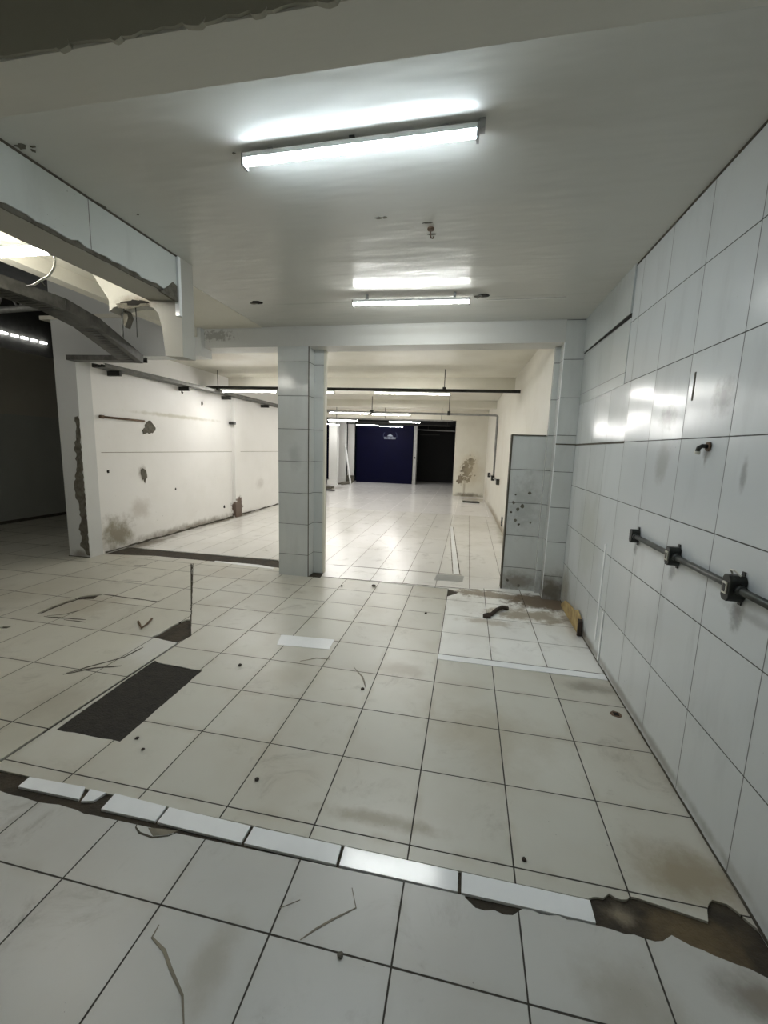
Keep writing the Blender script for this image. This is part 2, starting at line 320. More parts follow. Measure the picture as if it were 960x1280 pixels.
# white patch near the right wall
notch = [(-.154, 5.10), (-.13, 5.12), (-.03, 5.07), (-.09, 4.99), (-.154, 4.96)]
fpart('white_tile_patch', M_floor_patch, [(-.154, 3.436), (WX, 3.436), (WX, 5.4), (.53, 5.4), (-.154, 5.2)] + [(-.150, 5.17), (-.02, 5.10), (-.05, 5.03), (-.10, 4.97), (-.152, 4.90)], z1=.0015)
fpart('white_edge_strip', M_strip, [(-.154, 3.345), (WX, 3.345), (WX, 3.43), (-.154, 3.43)], z1=.002)
# left area tiles, with cracks
hole = [(-2.679, 3.097), (-2.659, 3.153), (-2.66, 3.37), (-2.631, 3.50), (-2.471, 3.346), (-2.40, 3.20), (-2.41, 3.057), (-2.535, 3.07)]
crack1 = [(-4.119, 3.225), (-4.152, 3.436), (-4.144, 3.735), (-3.979, 3.863), (-3.945, 3.715), (-4.084, 3.649), (-4.09, 3.45), (-4.09, 3.271)]
L1 = [(-9.1, 1.56), (-2.398, 1.56), (-2.398, 3.045), (-2.54, 3.06), (-2.69, 3.09), (-2.67, 3.153), (-2.675, 3.37), (-2.64, 3.50), (-2.60, 3.51)] + [(-3.84, 5.225), (-5.39, 5.25), (-5.39, 5.06), (-5.75, 5.06), (-5.75, 12), (-9.1, 12)]
fpart('left_tiles', M_floor_left, L1, [jag(crack1, .012, .06, True, 5), [(-4.13, 2.88), (-4.05, 2.90), (-4.05, 2.94), (-4.13, 2.93)]], z1=.003)
# back room
fpart('back_room_tiles', M_floor_room2, [(-1.85, 5.205), (-.16, 5.205), (.53, 5.405), (1.0, 5.405), (1.0, 11.45), (-5.4, 11.45), (-5.4, 5.78), (-2.76, 5.80), (-2.5, 5.5), (-1.9, 5.5)], z1=0.0)
fpart('back_room_polished_tiles', M_floor_polished, [(-9, 11.45), (1.2, 11.45), (1.2, 23.3), (-9, 23.3)] if False else [(-5.4, 11.45), (1.2, 11.45), (1.2, 23.3), (-9, 23.3), (-9, 13), (-5.4, 13)], z1=.001)
fpart('threshold_strip', M_strip, jag([(-3.6, 5.43), (-2.62, 5.32), (-2.62, 5.40)], .006, .1, seed=4) + [(-2.9, 5.47), (-3.6, 5.47)], z1=.003)
def ribbon(bm, pts, w_, z0=.0005, z1=.0018, seed=1, taper=True):
    rnd = random.Random(seed); n = len(pts); Lp = []; Rp = []
    for i, p in enumerate(pts):
        a = Vector(pts[max(0, i - 1)]); b = Vector(pts[min(n - 1, i + 1)]); d = (b - a).normalized(); nn = Vector((-d.y, d.x))
        ww = w_ * (.35 if taper and i in (0, n - 1) else rnd.uniform(.6, 1.2)) / 2
        Lp.append((p[0] + nn.x * ww, p[1] + nn.y * ww)); Rp.append((p[0] - nn.x * ww, p[1] - nn.y * ww))
    for i in range(n - 1): prism(bm, [Lp[i], Lp[i + 1], Rp[i + 1], Rp[i]], z0, z1)
def floor_line(name, mat, pts, w_, z=.0, seed=1, amp=.004, step=.06):
    bm = BM(); ribbon(bm, jag(pts, amp, step, seed=seed), w_, z + .0003, z + .0016, seed); return struct(name, bm, mat, FL)
floor_line('hairline_crack', M_crack, [(-1.004, 1.11), (-1.0, 1.07), (-.93, 1.045), (-.877, 1.007), (-.79, .952), (-.731, .88)], .010)
floor_line('hairline_crack', M_crack, [(-.601, 1.259), (-.538, 1.303)], .006)
floor_line('hairline_crack', M_crack, [(-.354, 1.391), (-.319, 1.323), (-.396, 1.263), (-.486, 1.177)], .007)
floor_line('hairline_crack', M_joint, [(-1.397, 1.454), (-1.385, 1.43), (-1.349, 1.41), (-1.278, 1.403), (-1.215, 1.425), (-1.182, 1.455)], .008)
bm = BM(); prism(bm, [(-1.33, 1.44), (-1.28, 1.41), (-1.22, 1.43), (-1.19, 1.456), (-1.26, 1.45)], .0003, .0012); struct('brown_stain', bm, M_crack, FL)
floor_line('hairline_crack', M_crack, [(-1.25, 3.02), (-1.14, 3.10), (-1.02, 3.11)], .012)
floor_line('hairline_crack', M_crack, [(-.80, 3.04), (-.70, 2.92), (-.64, 2.78)], .012)
floor_line('floor_crack', M_joint, [(-2.853, 2.411), (-2.707, 2.62), (-2.637, 2.717), (-2.616, 2.90)], .016, .003)
floor_line('floor_crack', M_joint, [(-2.86, 2.39), (-2.72, 2.52), (-2.55, 2.60)], .02, .003)
floor_line('floor_crack', M_joint, [(-3.992, 3.199), (-3.792, 3.214), (-3.552, 3.24)], .02, .003)
floor_line('floor_crack', M_joint, [(-3.744, 3.187), (-3.50, 3.19)], .012, .003)
floor_line('floor_crack', M_joint, [(-3.98, 3.22), (-3.85, 3.30), (-3.80, 3.42)], .012, .003)
floor_line('floor_crack', M_joint, [(-3.98, 3.862), (-3.536, 3.84), (-3.2, 3.83)], .02, .003)
floor_line('floor_crack', M_joint, [(-4.06, 4.293), (-3.9, 4.36)], .03, .003)
floor_line('floor_crack', M_joint, [(-4.5, 4.92), (-4.34, 4.97)], .03, .003)
floor_line('floor_joint', M_joint, [(-2.375, 3.19), (-3.82, 5.25)], .013, .003)
floor_line('floor_joint', M_joint, [(-.25, 9.6), (-.02, 5.86)], .014, amp=0); floor_line('floor_joint', M_joint, [(-.33, 9.6), (-.12, 5.86)], .010, amp=0)
bm = BM(); ribbon(bm, [(-.29, 9.6), (-.07, 5.86)], .07, .0003, .0010, taper=False); struct('white_tile_sliver', bm, M_strip, FL)
floor_line('floor_joint', M_joint, [(-1.88, 5.80), (-.0, 5.85)], .012, amp=.001); floor_line('floor_joint', M_joint, [(-1.84, 5.205), (.52, 5.27)], .018)
bm = BM(); prism(bm, [(-.36, 5.5), (.02, 5.52), (.04, 5.80), (-.34, 5.78)], .0003, .0014); struct('grey_tile_patch', bm, plain('grey_tile', (.36, .37, .36), .3), FL)

# right wall (tiled) : lower sheet full height near the camera, stepped upper rows near the corner
bm = BM(); box(bm, WX, -3, -.1, WX + .2, 5.6, HC + .05); WR = struct('wall_right', bm, M_wall_right)
bm = BM(); prism(bm, [(3.75, 2.833), (5.13, 2.833), (5.13, HC), (3.75, HC)], WX - .014, WX, 'x'); struct('top_tile_row', bm, M_wall_upper, WR)
bm = BM(); prism(bm, [(3.75, 2.80), (3.75, 2.833), (5.13, 2.833), (5.13, 2.822)], WX - .006, WX, 'x'); struct('shaded_gap', bm, M_void, WR)  # dark strip painted for the open joint and shade under the projecting row
bm = BM(); prism(bm, [(3.75, 2.30), (3.75, 2.80), (5.13, 2.82), (5.13, 2.28)], WX - .004, WX, 'x'); struct('offset_tile_row', bm, M_wall_upper, WR)
for y_, z0_, z1_ in ((3.748, .15, 1.0), (3.62, .02, .45)):
    bm = BM(); box(bm, WX - .006, y_ - .015, z0_, WX, y_ + .015, z1_); struct('white_filler_strip', bm, M_strip, WR)
bm = BM(); box(bm, WX - .004, -2.9, HC - .012, WX, 5.15, HC); struct('ceiling_joint', bm, M_joint, WR)
bm = BM(); prism(bm, jag([(1.3, .0), (5.15, .0), (5.15, .014), (1.3, .012)], .004, .07, True, 4), WX - .003, WX, 'x'); struct('floor_joint', bm, M_joint, WR)
bm = BM(); box(bm, WX - .003, 3.60, 1.835, WX, 5.13, 1.852); struct('dark_tile_joint', bm, M_joint, WR)
bm = BM(); box(bm, WX - .002, 2.63, 2.05, WX, 2.645, 2.2); struct('dark_scratch', bm, M_joint, WR)

# ceilings
bm = BM(); box(bm, -3.5, -3, HC, WX + .2, 5.45, HC + .15); CE = struct('ceiling', bm, M_ceil)
bm = BM(); box(bm, -3.5, -3, HC - .004, -2.63, 5.14, HC); struct('left_ceiling_strip', bm, M_ceil2, CE)
def ceil_blob(name, mat, x, y, rx, ry, seed, k=.45, z=HC, dz=.003):
    bm = BM(); prism(bm, blob(x, y, rx, ry, 14, k, seed), z - dz, z); return struct(name, bm, mat, CE)
for i, (x, y, rx, ry) in enumerate(((-2.30, 1.955, .03, .016), (-2.27, 1.99, .012, .01), (-2.24, 1.965, .016, .006), (-2.355, 2.02, .012, .014), (-2.352, 2.47, .018, .05), (-2.84, 4.08, .07, .03), (-3.311, 4.709, .08, .03), (-3.2, 4.55, .06, .02), (-2.95, 4.2, .03, .02), (-3.35, 4.95, .06, .04),
        (-.652, 2.85, .02, .012), (-.61, 2.85, .014, .01), (-.35, 2.95, .03, .008), (-.33, 3.10, .03, .008), (-1.25, 2.16, .008, .008), (-2.19, 2.6, .008, .006))):
    ceil_blob('flaked_patch', M_conc, x, y, rx, ry, 30 + i)
bm = BM(); box(bm, -5.74, 5.45, HC, 1.4, 16.4, HC + .15); struct('ceiling_back', bm, M_ceil2)
bm = BM(); box(bm, -5.9, 5.05, HC + .15, 1.4, 5.45, HC + .2); box(bm, -3.7, 4.9, HC, -3.5, 5.45, HC + .15); struct('ceiling_edge', bm, M_ceil2)
# beams
bm = BM(); box(bm, -3.6, 5.145, 2.952, WX, 5.45, HC); struct('trim_1', bm, M_beam, label='white painted ceiling beam over the tiled pillar')
bm = BM(); box(bm, -3.6, 5.135, HC - .01, WX, 5.145, HC); struct('trim_2', bm, M_beam)
TN = [2]
def trim(bm, mat, label=None):
    TN[0] += 1; return struct('trim_%d' % TN[0], bm, mat, label=label)
bm = BM(); prism(bm, [(1.49, 2.95), (1.295, 2.95), (1.295, HC), (1.49, HC)], -2.62, WX, 'x'); nb = trim(bm, M_nearbeam, 'grey painted beam overhead at the top of the picture')
bm = BM()
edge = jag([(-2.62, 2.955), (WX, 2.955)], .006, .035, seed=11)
prism(bm, edge + [(WX, HC), (-2.62, HC)], 1.285, 1.295, 'y'); struct('shaded_face', bm, M_nearbeam_face, nb)  # front face of the beam, in the colour that holds its shade
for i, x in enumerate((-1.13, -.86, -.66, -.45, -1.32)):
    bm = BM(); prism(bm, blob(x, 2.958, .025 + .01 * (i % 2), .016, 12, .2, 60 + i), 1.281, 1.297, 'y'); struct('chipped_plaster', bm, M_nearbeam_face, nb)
# header with broken tiling on the left
bm = BM(); box(bm, -2.63, -3, 2.87, -2.372, 3.2, HC); HD = trim(bm, M_plaster, 'plastered header beam with broken tile facing on the left')
low = jag([(-3.0, 2.895), (1.6, 2.895), (2.6, 2.90), (3.0, 2.892), (3.12, 2.885), (3.17, 2.83)], .010, .05, seed=13)
bm = BM(); prism(bm, low + [(3.17, HC - .006), (-3.0, HC - .006)], -2.371, -2.352, 'x'); struct('tile_facing', bm, M_header, HD)
rag = jag([(-3.0, 2.872), (3.2, 2.872)], .003, .06, seed=14); rag2 = jag([(3.2, 2.92), (-3.0, 2.92)], .008, .05, seed=15)
bm = BM(); prism(bm, rag + rag2, -2.373, -2.362, 'x'); struct('broken_mortar_edge', bm, M_conc, HD)
bm = BM(); prism(bm, [(2.98, 2.86), (3.17, 2.84), (3.18, 2.96), (3.12, 2.975), (3.07, 2.93)], -2.372, -2.350, 'x'); struct('broken_mortar_corner', bm, M_conc, HD)
bm = BM(); box(bm, -2.374, 3.17, 2.74, -2.335, 3.2, HC - .005); struct('tile_edge_strip', bm, M_strip, HD)
bm = BM(); box(bm, -2.356, -2.9, HC - .01, -2.345, 3.2, HC); struct('ceiling_joint', bm, M_joint, HD)
# hanging stub with the broken arch
bm = BM()
prism(bm, [(-2.342, HC), (-2.342, 2.429), (-2.505, 2.437), (-2.525, 2.645), (-2.555, 2.77), (-2.60, 2.815), (-2.70, 2.845), (-2.798, 2.858), (-2.977, 2.832), (-3.02, 2.80), (-3.02, 2.89), (-3.187, 3.133), (-3.225, HC)], 3.2, 3.36, 'y')
ST = trim(bm, M_plaster, 'grey plaster stub hanging from the ceiling with a broken arch')
bm = BM(); prism(bm, blob(-2.76, 2.862, .12, .02, 14, .5, 9), 3.192, 3.2, 'y'); struct('broken_hole', bm, M_void, ST)
bm = BM(); prism(bm, blob(-2.83, 2.845, .16, .028, 16, .5, 19), 3.194, 3.2, 'y'); struct('broken_mortar', bm, M_conc, ST)
bm = BM(); prism(bm, [(-3.03, 2.88), (-2.95, 2.84), (-2.93, 2.78), (-2.97, 2.70), (-3.0, 2.78)], 3.3, 3.36, 'y'); struct('broken_mortar', bm, M_conc, ST)
bm = BM(); tube(bm, [(-2.95, 3.25, 2.87), (-2.90, 3.24, 2.86), (-2.93, 3.24, 2.80), (-2.935, 3.24, 2.70), (-2.94, 3.24, 2.60)], .006); struct('loose_wire', bm, M_dark, ST)
bm = BM(); tube(bm, [(-2.80, 3.24, 2.86), (-2.80, 3.24, 2.60)], .004); struct('loose_wire', bm, M_dark, ST)
# downstand edge of the left ceiling slab
bm = BM(); box(bm, -3.62, -3, 3.07, -3.5, 5.07, HC + .1); trim(bm, M_ceil2)
# left front wall: pier and lintel
bm = BM(); box(bm, -5.74, 5.07, -.02, -5.387, 5.3, 2.84); box(bm, -5.74, 5.07, 2.84, -3.45, 5.3, 4.5); WF = struct('wall_front', bm, M_pier_paint)
cp = jag([(-5.40, 2.05), (-5.388, 2.0), (-5.388, .03), (-5.46, .08), (-5.53, .16), (-5.50, .32), (-5.54, .42), (-5.49, .60), (-5.51, .75), (-5.55, .92), (-5.56, 1.05), (-5.49, 1.3), (-5.50, 1.6), (-5.47, 1.8), (-5.45, 2.02)], .02, .035, True, 21)
cp = [(min(x, -5.388), z) for x, z in cp]
bm = BM(); prism(bm, cp, 5.064, 5.07, 'y'); struct('bare_concrete_patch', bm, M_conc, WF)
bm = BM(); box(bm, -5.76, 5.062, -.005, -5.386, 5.07, .012); struct('floor_joint', bm, M_joint, WF)
# left wall of back room
bm = BM(); box(bm, -5.74, 5.3, -.02, -5.4, 13.0, HC); box(bm, -5.4, 8.97, -.02, -5.32, 9.22, HC); WL = struct('wall_left', bm, M_wall_left)
bm = BM(); prism(bm, blob(6.42, 1.96, .11, .10, 14, .35, 6), -5.40, -5.392, 'x'); struct('plaster_hole', bm, M_conc, WL)
bm = BM(); prism(bm, blob(6.30, 1.90, .07, .05, 12, .4, 7), -5.40, -5.391, 'x'); struct('plaster_hole', bm, M_conc, WL)
bm = BM(); prism(bm, blob(6.22, 1.17, .09, .11, 14, .45, 8), -5.40, -5.392, 'x'); struct('plaster_hole', bm, M_conc, WL)
bm = BM(); box(bm, -5.40, 5.4, 1.538, -5.396, 13, 1.546); struct('painted_joint', bm, M_crack, WL)
bm = BM(); prism(bm, jag([(5.35, 0), (13, 0), (13, .03), (5.35, .03)], .012, .12, True, 5), -5.40, -5.393, 'x'); struct('floor_joint', bm, M_joint, WL)
for i, (y, z, r) in enumerate(((7.3, 2.66, .025), (7.9, 2.52, .035), (5.5, 1.25, .02), (8.6, .3, .03), (7.0, .85, .015))):
    bm = BM(); prism(bm, blob(y, z, r, r * 1.2, 9, .4, 70 + i), -5.40, -5.393, 'x'); struct('chipped_spot', bm, M_void, WL)
# right wall of back room, skewed, and the jog wall
bm = BM(); prism(bm, [(.905, 5.4), (1.3, 5.4), (1.3, 16.2), (.63, 16.2)], -.02, HC, 'z'); WB = struct('wall_back_right', bm, M_wall_back_right)
bm = BM(); prism(bm, [(-.515, 16.2), (.70, 16.2), (.70, 21.6), (-.72, 21.6)], -.02, HC, 'z'); struct('wall_back', bm, M_wall_jog)
# back room ceiling beams
for y0_, y1_, zb in ((8.9, 9.15, 2.95), (12.9, 13.15, 2.97), (16.2, 16.5, 2.83)):
    bm = BM(); box(bm, -5.74, y0_, zb, .9 if y0_ < 16 else -.52, y1_, HC); trim(bm, M_ceil2)
# end of the back room: dark roof, shutters, doorway
bm = BM(); box(bm, -9, 16.5, 3.3, 1.2, 23.3, 3.4); struct('ceiling_far', bm, M_shed_roof)
bm = BM(); box(bm, -9.0, 13.0, -.02, -8.8, 23.3, 3.3); struct('wall_far_left', bm, M_shed_wall)
bm = BM(); box(bm, -9.0, 12.9, -.02, -5.74, 13.0, 4.5); box(bm, -9, 13, 3.187, -5.7, 16.5, 3.3); struct('wall_shed_back', bm, M_shed_wall)
bm = BM(); box(bm, -9, 22.6, -.02, 1.2, 22.8, 3.3); box(bm, -5.6, 20.62, 2.86, -.7, 20.9, 3.3); struct('wall_far', bm, M_bdark)

# shed on the left
bm = BM(); box(bm, -9.2, -3, -.02, -9.03, 12.9, 3.44); SW = struct('wall_shed', bm, M_shed_wall)
bm = BM(); box(bm, -9.03, -3, 0, -9.01, 12.9, 2.17); struct('dado_panel', bm, M_shed_dado, SW)
bm = BM(); box(bm, -9.01, -3, 0, -8.99, 12.9, .06); struct('dark_skirting', bm, M_joint, SW)
bm = BM(); box(bm, -9.5, -3, 3.44, -9.2, 12.9, 4.2); struct('wall_shed_eave', bm, M_shed_roof)
bm = BM(); prism(bm, [(-9.4, 4.5), (-3.62, 4.5), (-3.62, 4.6), (-9.4, 4.6)], -3, 12.9, 'y'); struct('ceiling_shed', bm, M_shed_roof)
bm = BM(); box(bm, -9.4, -3, 4.2, -9.2, 12.9, 4.5); struct('wall_shed_top', bm, M_shed_roof)
bm = BM(); box(bm, -3.62, -3, HC + .1, -3.5, 5.07, 4.5); struct('wall_shed_inner', bm, M_shed_roof)
bm = BM(); box(bm, -5.74, 5.3, HC, -5.5, 12.9, 4.5); struct('wall_shed_side', bm, M_shed_wall)
# wall behind the camera
bm = BM(); box(bm, -9.2, -3.2, -.1, 1.4, -3, 4.6); struct('wall_rear', bm, paint('rear_wall_paint', (.7, .7, .66), .6))

# ================================================================== PILLARS
bm = BM(); box(bm, -2.431, 5.145, 0, -2.02, 5.40, 2.955)
P = thing('tiled_pillar', 'square grey-white tiled pillar standing between the front and back rooms', 'pillar', (-2.2, 5.27, 0))
obj('tiled_shaft', bm, M_pillar, P)
bm = BM(); box(bm, -2.018, 5.35, 0, -1.895, 5.44, 2.955); obj('recessed_tile_face', bm, M_pillar, P)
bm = BM(); box(bm, -2.021, 5.142, 0, -2.015, 5.16, 2.955); obj('corner_joint', bm, M_joint, P)
bm = BM(); box(bm, -1.895, 5.36, 0, -1.875, 5.44, 2.95); obj('bare_plaster_side', bm, M_ceil2, P)
# corner pier on the right
P = thing('tiled_corner_pier', 'tall narrow grey tiled pier in the right-hand corner under the beam', 'pier', (1.07, 5.27, 0))
bm = BM(); box(bm, .965, 5.133, 0, WX - .0015, 5.339, HC - .002); obj('tiled_shaft', bm, M_pillar, P)
bm = BM(); box(bm, .907, 5.34, 0, .985, 5.399, 2.95); obj('recessed_tile_face', bm, M_pillar, P)
bm = BM(); box(bm, .963, 5.130, 1.838, WX - .003, 5.14, 1.852); obj('dark_tile_joint', bm, M_joint, P)
bm = BM(); box(bm, .961, 5.134, .02, .970, 5.16, 2.95); obj('pale_corner_strip', bm, M_strip, P)
P = thing('low_tiled_pier', 'short wide tiled pier with spotted stains, ending below head height', 'pier', (.72, 5.45, 0))
bm = BM(); box(bm, .515, 5.40, 0, .905, 5.52, 1.943); obj('tiled_face', bm, M_pillar, P)
bm = BM(); box(bm, .500, 5.395, 0, .516, 5.53, 1.95); obj('bare_left_edge', bm, M_joint, P)
bm = BM(); box(bm, .500, 5.392, 1.938, .9, 5.53, 1.953); obj('bare_top_edge', bm, M_joint, P)
for i, (x, z, r) in enumerate(((.58, 1.12, .018), (.64, 1.04, .02), (.69, 1.08, .022), (.76, 1.25, .02), (.62, .90, .018), (.66, .85, .016), (.56, 1.0, .014), (.60, 1.22, .012), (.80, .88, .014), (.58, .12, .02), (.72, .06, .02))):
    bm = BM(); prism(bm, blob(x, z, r, r, 9, .35, 90 + i), 5.397, 5.40, 'y'); obj('rust_spot', bm, M_conc, P)
# white columns at the back left
for i, (xa, xb, ya) in enumerate(((-6.2, -5.82, 18.3), (-6.16, -5.84, 19.62), (-5.93, -5.62, 20.4))):
    lab = ['white painted column, nearest of three at the back left', 'white painted column, middle of three at the back left', 'white painted column touching the blue shutter, farthest of three'][i]
    C_ = thing('white_column', lab, 'column', ((xa + xb) / 2, ya + .15, 0), 'white columns at the back left')
    bm = BM(); box(bm, xa, ya, 0, xb, ya + (.3 if i < 2 else .19), 3.29); obj('shaft', bm, M_whitecol, C_)
    bm = BM(); box(bm, xa - .04, ya - .04, 0, xb + .04, ya, .22 + .05 * i); obj('stained_base', bm, M_whitecol if i < 2 else M_conc, C_)

# ================================================================== SHUTTERS, DOOR
S = thing('roller_shutter', 'large dark blue shutter with small white emblem at the far end', 'shutter', (-4.1, 20.65, 0))
bm = BM()
n = 36
for k in range(n): box(bm, -5.52, 20.60, .001 + 2.86 * k / n, -2.68, 20.64, .001 + 2.86 * (k + 1) / n - .008)
box(bm, -5.52, 20.61, 0, -2.68, 20.66, 2.86)
obj('curtain', bm, M_blue, S)
bm = BM(); box(bm, -5.55, 20.56, 2.86, -2.66, 20.66, 3.0); obj('headbox', bm, M_shed_roof, S)
bm = BM(); prism(bm, [(-3.99, 2.30), (-3.69, 2.30), (-3.74, 2.36), (-3.80, 2.38), (-3.84, 2.44), (-3.88, 2.38), (-3.94, 2.36)], 20.594, 20.60, 'y'); em = obj('emblem', bm, M_logo, S)
bm = BM(); xq = -4.13
for ch in range(6):   # the worn lettering under the emblem: six block characters
    q = xq + ch * .098
    box(bm, q, 20.594, 2.17, q + .022, 20.60, 2.27); box(bm, q + .05, 20.594, 2.17, q + .072, 20.60, 2.27)
    if ch % 2 == 0: box(bm, q, 20.594, 2.245, q + .072, 20.60, 2.27)
    if ch != 3: box(bm, q, 20.594, 2.17, q + .072, 20.60, 2.19)
obj('lettering', bm, M_logo, S)
for sgn in (-1, 1):
    bm = BM(); tube(bm, [(-3.84 + sgn * (.24 + .10 * math.sin(t)), 20.597, 2.33 + .16 * math.cos(t)) for t in (0.3, .8, 1.3, 1.8, 2.3)], .012, 6); obj('faded_arc', bm, M_logo_dim, S)
for i, (xa, xb, y_, mt, lb) in enumerate(((-6.75, -6.22, 20.8, M_blue, 'narrow blue shutter strip seen left of the nearest white column'), (-5.86, -5.9, 0, None, ''), (-6.4, -5.5, 21.2, M_teal, 'teal blue panel seen between the two farther white columns'))):
    if mt:
        bm = BM(); box(bm, xa, y_, 0, xb, y_ + .05, 3.0); s_ = thing('side_shutter', lb, 'shutter', ((xa + xb) / 2, y_, 0)); obj('curtain', bm, mt, s_)
        bm = BM(); box(bm, xa, y_ - .02, 3.0, xb, y_ + .06, 3.12); obj('headbox', bm, M_shed_roof, s_)
bm = BM(); box(bm, -8.7, 21.6, 0, -6.4, 21.65, 3.0); tag(obj('side_shutter', bm, M_blue), 'blue shutter in the shadow behind the nearest white column', 'shutter')
D = thing('door_post', 'white steel post between the blue shutter and the dark doorway', 'post', (-2.57, 20.65, 0))
bm = BM(); box(bm, -2.655, 20.55, 0, -2.47, 20.61, 2.855); obj('post', bm, plain('grey_white_post', (.45, .45, .43), .5), D)
bm = BM(); cyl(bm, (-2.58, 20.55, 1.3), (-2.58, 20.52, 1.3), .05); obj('lock', bm, M_black, D)
bm = BM(); box(bm, -2.50, 20.54, 0, -2.47, 20.55, 2.85); obj('dark_groove', bm, M_dark, D)  # dark strip down the right edge of the post
D = thing('doorway_rack', 'dark metal rails across the top of the black doorway', 'rail', (-1.7, 21.7, 0))
bm = BM(); bar(bm, (-2.6, 21.7, 2.70), (-.74, 21.7, 2.66), .04, .05); obj('rail', bm, M_gsteel, D)
bm = BM(); bar(bm, (-2.5, 21.75, 2.45), (-1.5, 21.75, 2.47), .03, .03); obj('rail', bm, M_dark, D)
for x in (-2.1, -1.2): bm = BM(); bar(bm, (x, 21.7, 2.68), (x, 21.7, 3.28), .03, .03); obj('hanger', bm, M_dark, D)

# ================================================================== LAMPS
def tube_lamp(a, b, mat, label, drop=.05, loc=None, r=.02, full=False, fix=True, group=None, cord=None, rail_h=.02, hang=None):
    """batten: housing above, glowing cover below; a,b are the ends of the cover centreline"""
    a, b = Vector(a), Vector(b); L = thing('tube_lamp', label, 'lamp', tuple((a + b) / 2), group)
    d = (b - a).normalized(); s = d.cross(Vector((0, 0, 1))).normalized(); t = Vector((0, 0, 1))
    if full:
        bm = BM(); cyl(bm, a, b, r, 12); obj('diffuser', bm, mat, L, smooth=False)
    bm = BM(); n = 8; R = []
    for P_ in (a, b):
        R.append([bm.verts.new(P_ + s * r * math.cos(math.pi + math.pi * k / n) * 1.0 + t * (r * 0.9 * math.sin(math.pi + math.pi * k / n))) for k in range(n + 1)])
    for k in range(n): bm.faces.new((R[0][k], R[0][k + 1], R[1][k + 1], R[1][k]))
    bm.faces.new((R[0][0], R[1][0], R[1][n], R[0][n])); bm.faces.new(R[0]); bm.faces.new(R[1][::-1])
    if full: bm.free()
    else: obj('diffuser', bm, mat, L, smooth=False)
    bm = BM(); bar(bm, a + t * (rail_h / 2 + (r + .012 if full else 0)) - d * .004, b + t * (rail_h / 2 + (r + .012 if full else 0)) + d * .004, r * (1.0 if full else 2.3), rail_h); obj('housing', bm, M_white, L)
    for P_, sg in ((a, -1), (b, 1)):
        bm = BM(); bar(bm, P_ + d * sg * .001 + t * (.012 if full else -.004), P_ + d * sg * .014 + t * (.012 if full else -.004), r * 2.1, rail_h + r * (3 if full else 1.5)); obj('end_cap', bm, M_gsteel if fix else M_white, L)
    if hang:
        for f in (.12, .88):
            q = a.lerp(b, f) + t * rail_h
            bm = BM(); box(bm, q.x - .012, q.y - .012, q.z - .002, q.x + .012, q.y + .012, hang); obj('bracket', bm, M_gsteel, L)
    return L
ZL = 3.147
l1 = tube_lamp((-1.186, 2.165, ZL), (-.053, 2.138, ZL), M_tube_near, 'glowing cool white tube lamp on the front ceiling, largest one', r=.024, hang=HC, rail_h=.022)
bm = BM(); box(bm, -.64, 2.13, ZL + .02, -.615, 2.16, HC); obj('mounting_clip', bm, M_dark, l1)
bm = BM(); box(bm, -.040, 2.115, ZL + .0, -.015, 2.155, HC); obj('wire_box', bm, M_gsteel, l1)
l2 = tube_lamp((-1.175, 4.16, HC - .075), (-.085, 4.20, HC - .075), M_tube_mid, 'glowing white tube lamp on the ceiling just before the beam', r=.024, hang=HC, rail_h=.022)
l3 = tube_lamp((-3.72, 2.474, 2.953), (-2.765, 2.49, 2.953), M_tube_left, 'glowing tube lamp at the left edge with a dangling cable', r=.022, hang=HC - .004, rail_h=.02, full=True)
bm = BM(); tube(bm, [(-2.752, 2.49, 2.945), (-2.74, 2.49, 2.90), (-2.752, 2.49, 2.85), (-2.80, 2.49, 2.80), (-2.87, 2.49, 2.775), (-2.93, 2.49, 2.75)], .007); obj('cable', bm, M_wire, l3, smooth=True)
bm = BM(); tube(bm, [(-2.88, 2.49, 2.772), (-2.855, 2.49, 2.755), (-2.835, 2.49, 2.735)], .005); obj('bare_wire_end', bm, M_dark, l3)
bm = BM(); tube(bm, [(-2.93, 2.49, 2.75), (-2.985, 2.49, 2.745)], .005); obj('bare_wire_end', bm, M_dark, l3)

l4 = tube_lamp((-6.6, 2.3, 3.35), (-5.4, 2.32, 3.35), M_tube_left, 'added tube lamp under the shed roof, unseen beyond the left edge', r=.022, hang=4.5, rail_h=.02, full=True)  # added out of view to brighten the left pier, lintel and shed
def pendant_lamp(a, b, label):
    return tube_lamp(a, b, M_tube_far, label, r=.024, fix=False, rail_h=.02)
# first suspended rail with its lamps
R1 = thing('lighting_rail', 'dark horizontal rail hung across the back room, nearest one', 'rail', (-2.2, 8.0, 2.83))
bm = BM(); bar(bm, (-5.36, 8.0, 2.855), (.83, 8.0, 2.800), .05, .05); obj('rail', bm, M_dark, R1)
for x, zt in ((-5.09, HC), (-.51, HC), (-2.8, HC)):
    bm = BM(); cyl(bm, (x, 8, 2.85), (x, 8, zt), .008, 6); obj('hanger_rod', bm, M_dark, R1)
    bm = BM(); box(bm, x - .03, 7.97, 2.80, x + .03, 8.03, 2.87); obj('clamp', bm, M_dark, R1)
pendant_lamp((-4.95, 7.98, 2.785), (-3.80, 7.98, 2.779), 'tube lamp under the nearest rail, ending at the tiled pillar')
pendant_lamp((-1.80, 7.98, 2.768), (-.41, 7.98, 2.752), 'tube lamp under the nearest rail, right of the tiled pillar')
pendant_lamp((-3.2, 7.98, 2.778), (-2.62, 7.98, 2.774), 'short tube lamp under the nearest rail just behind the tiled pillar')
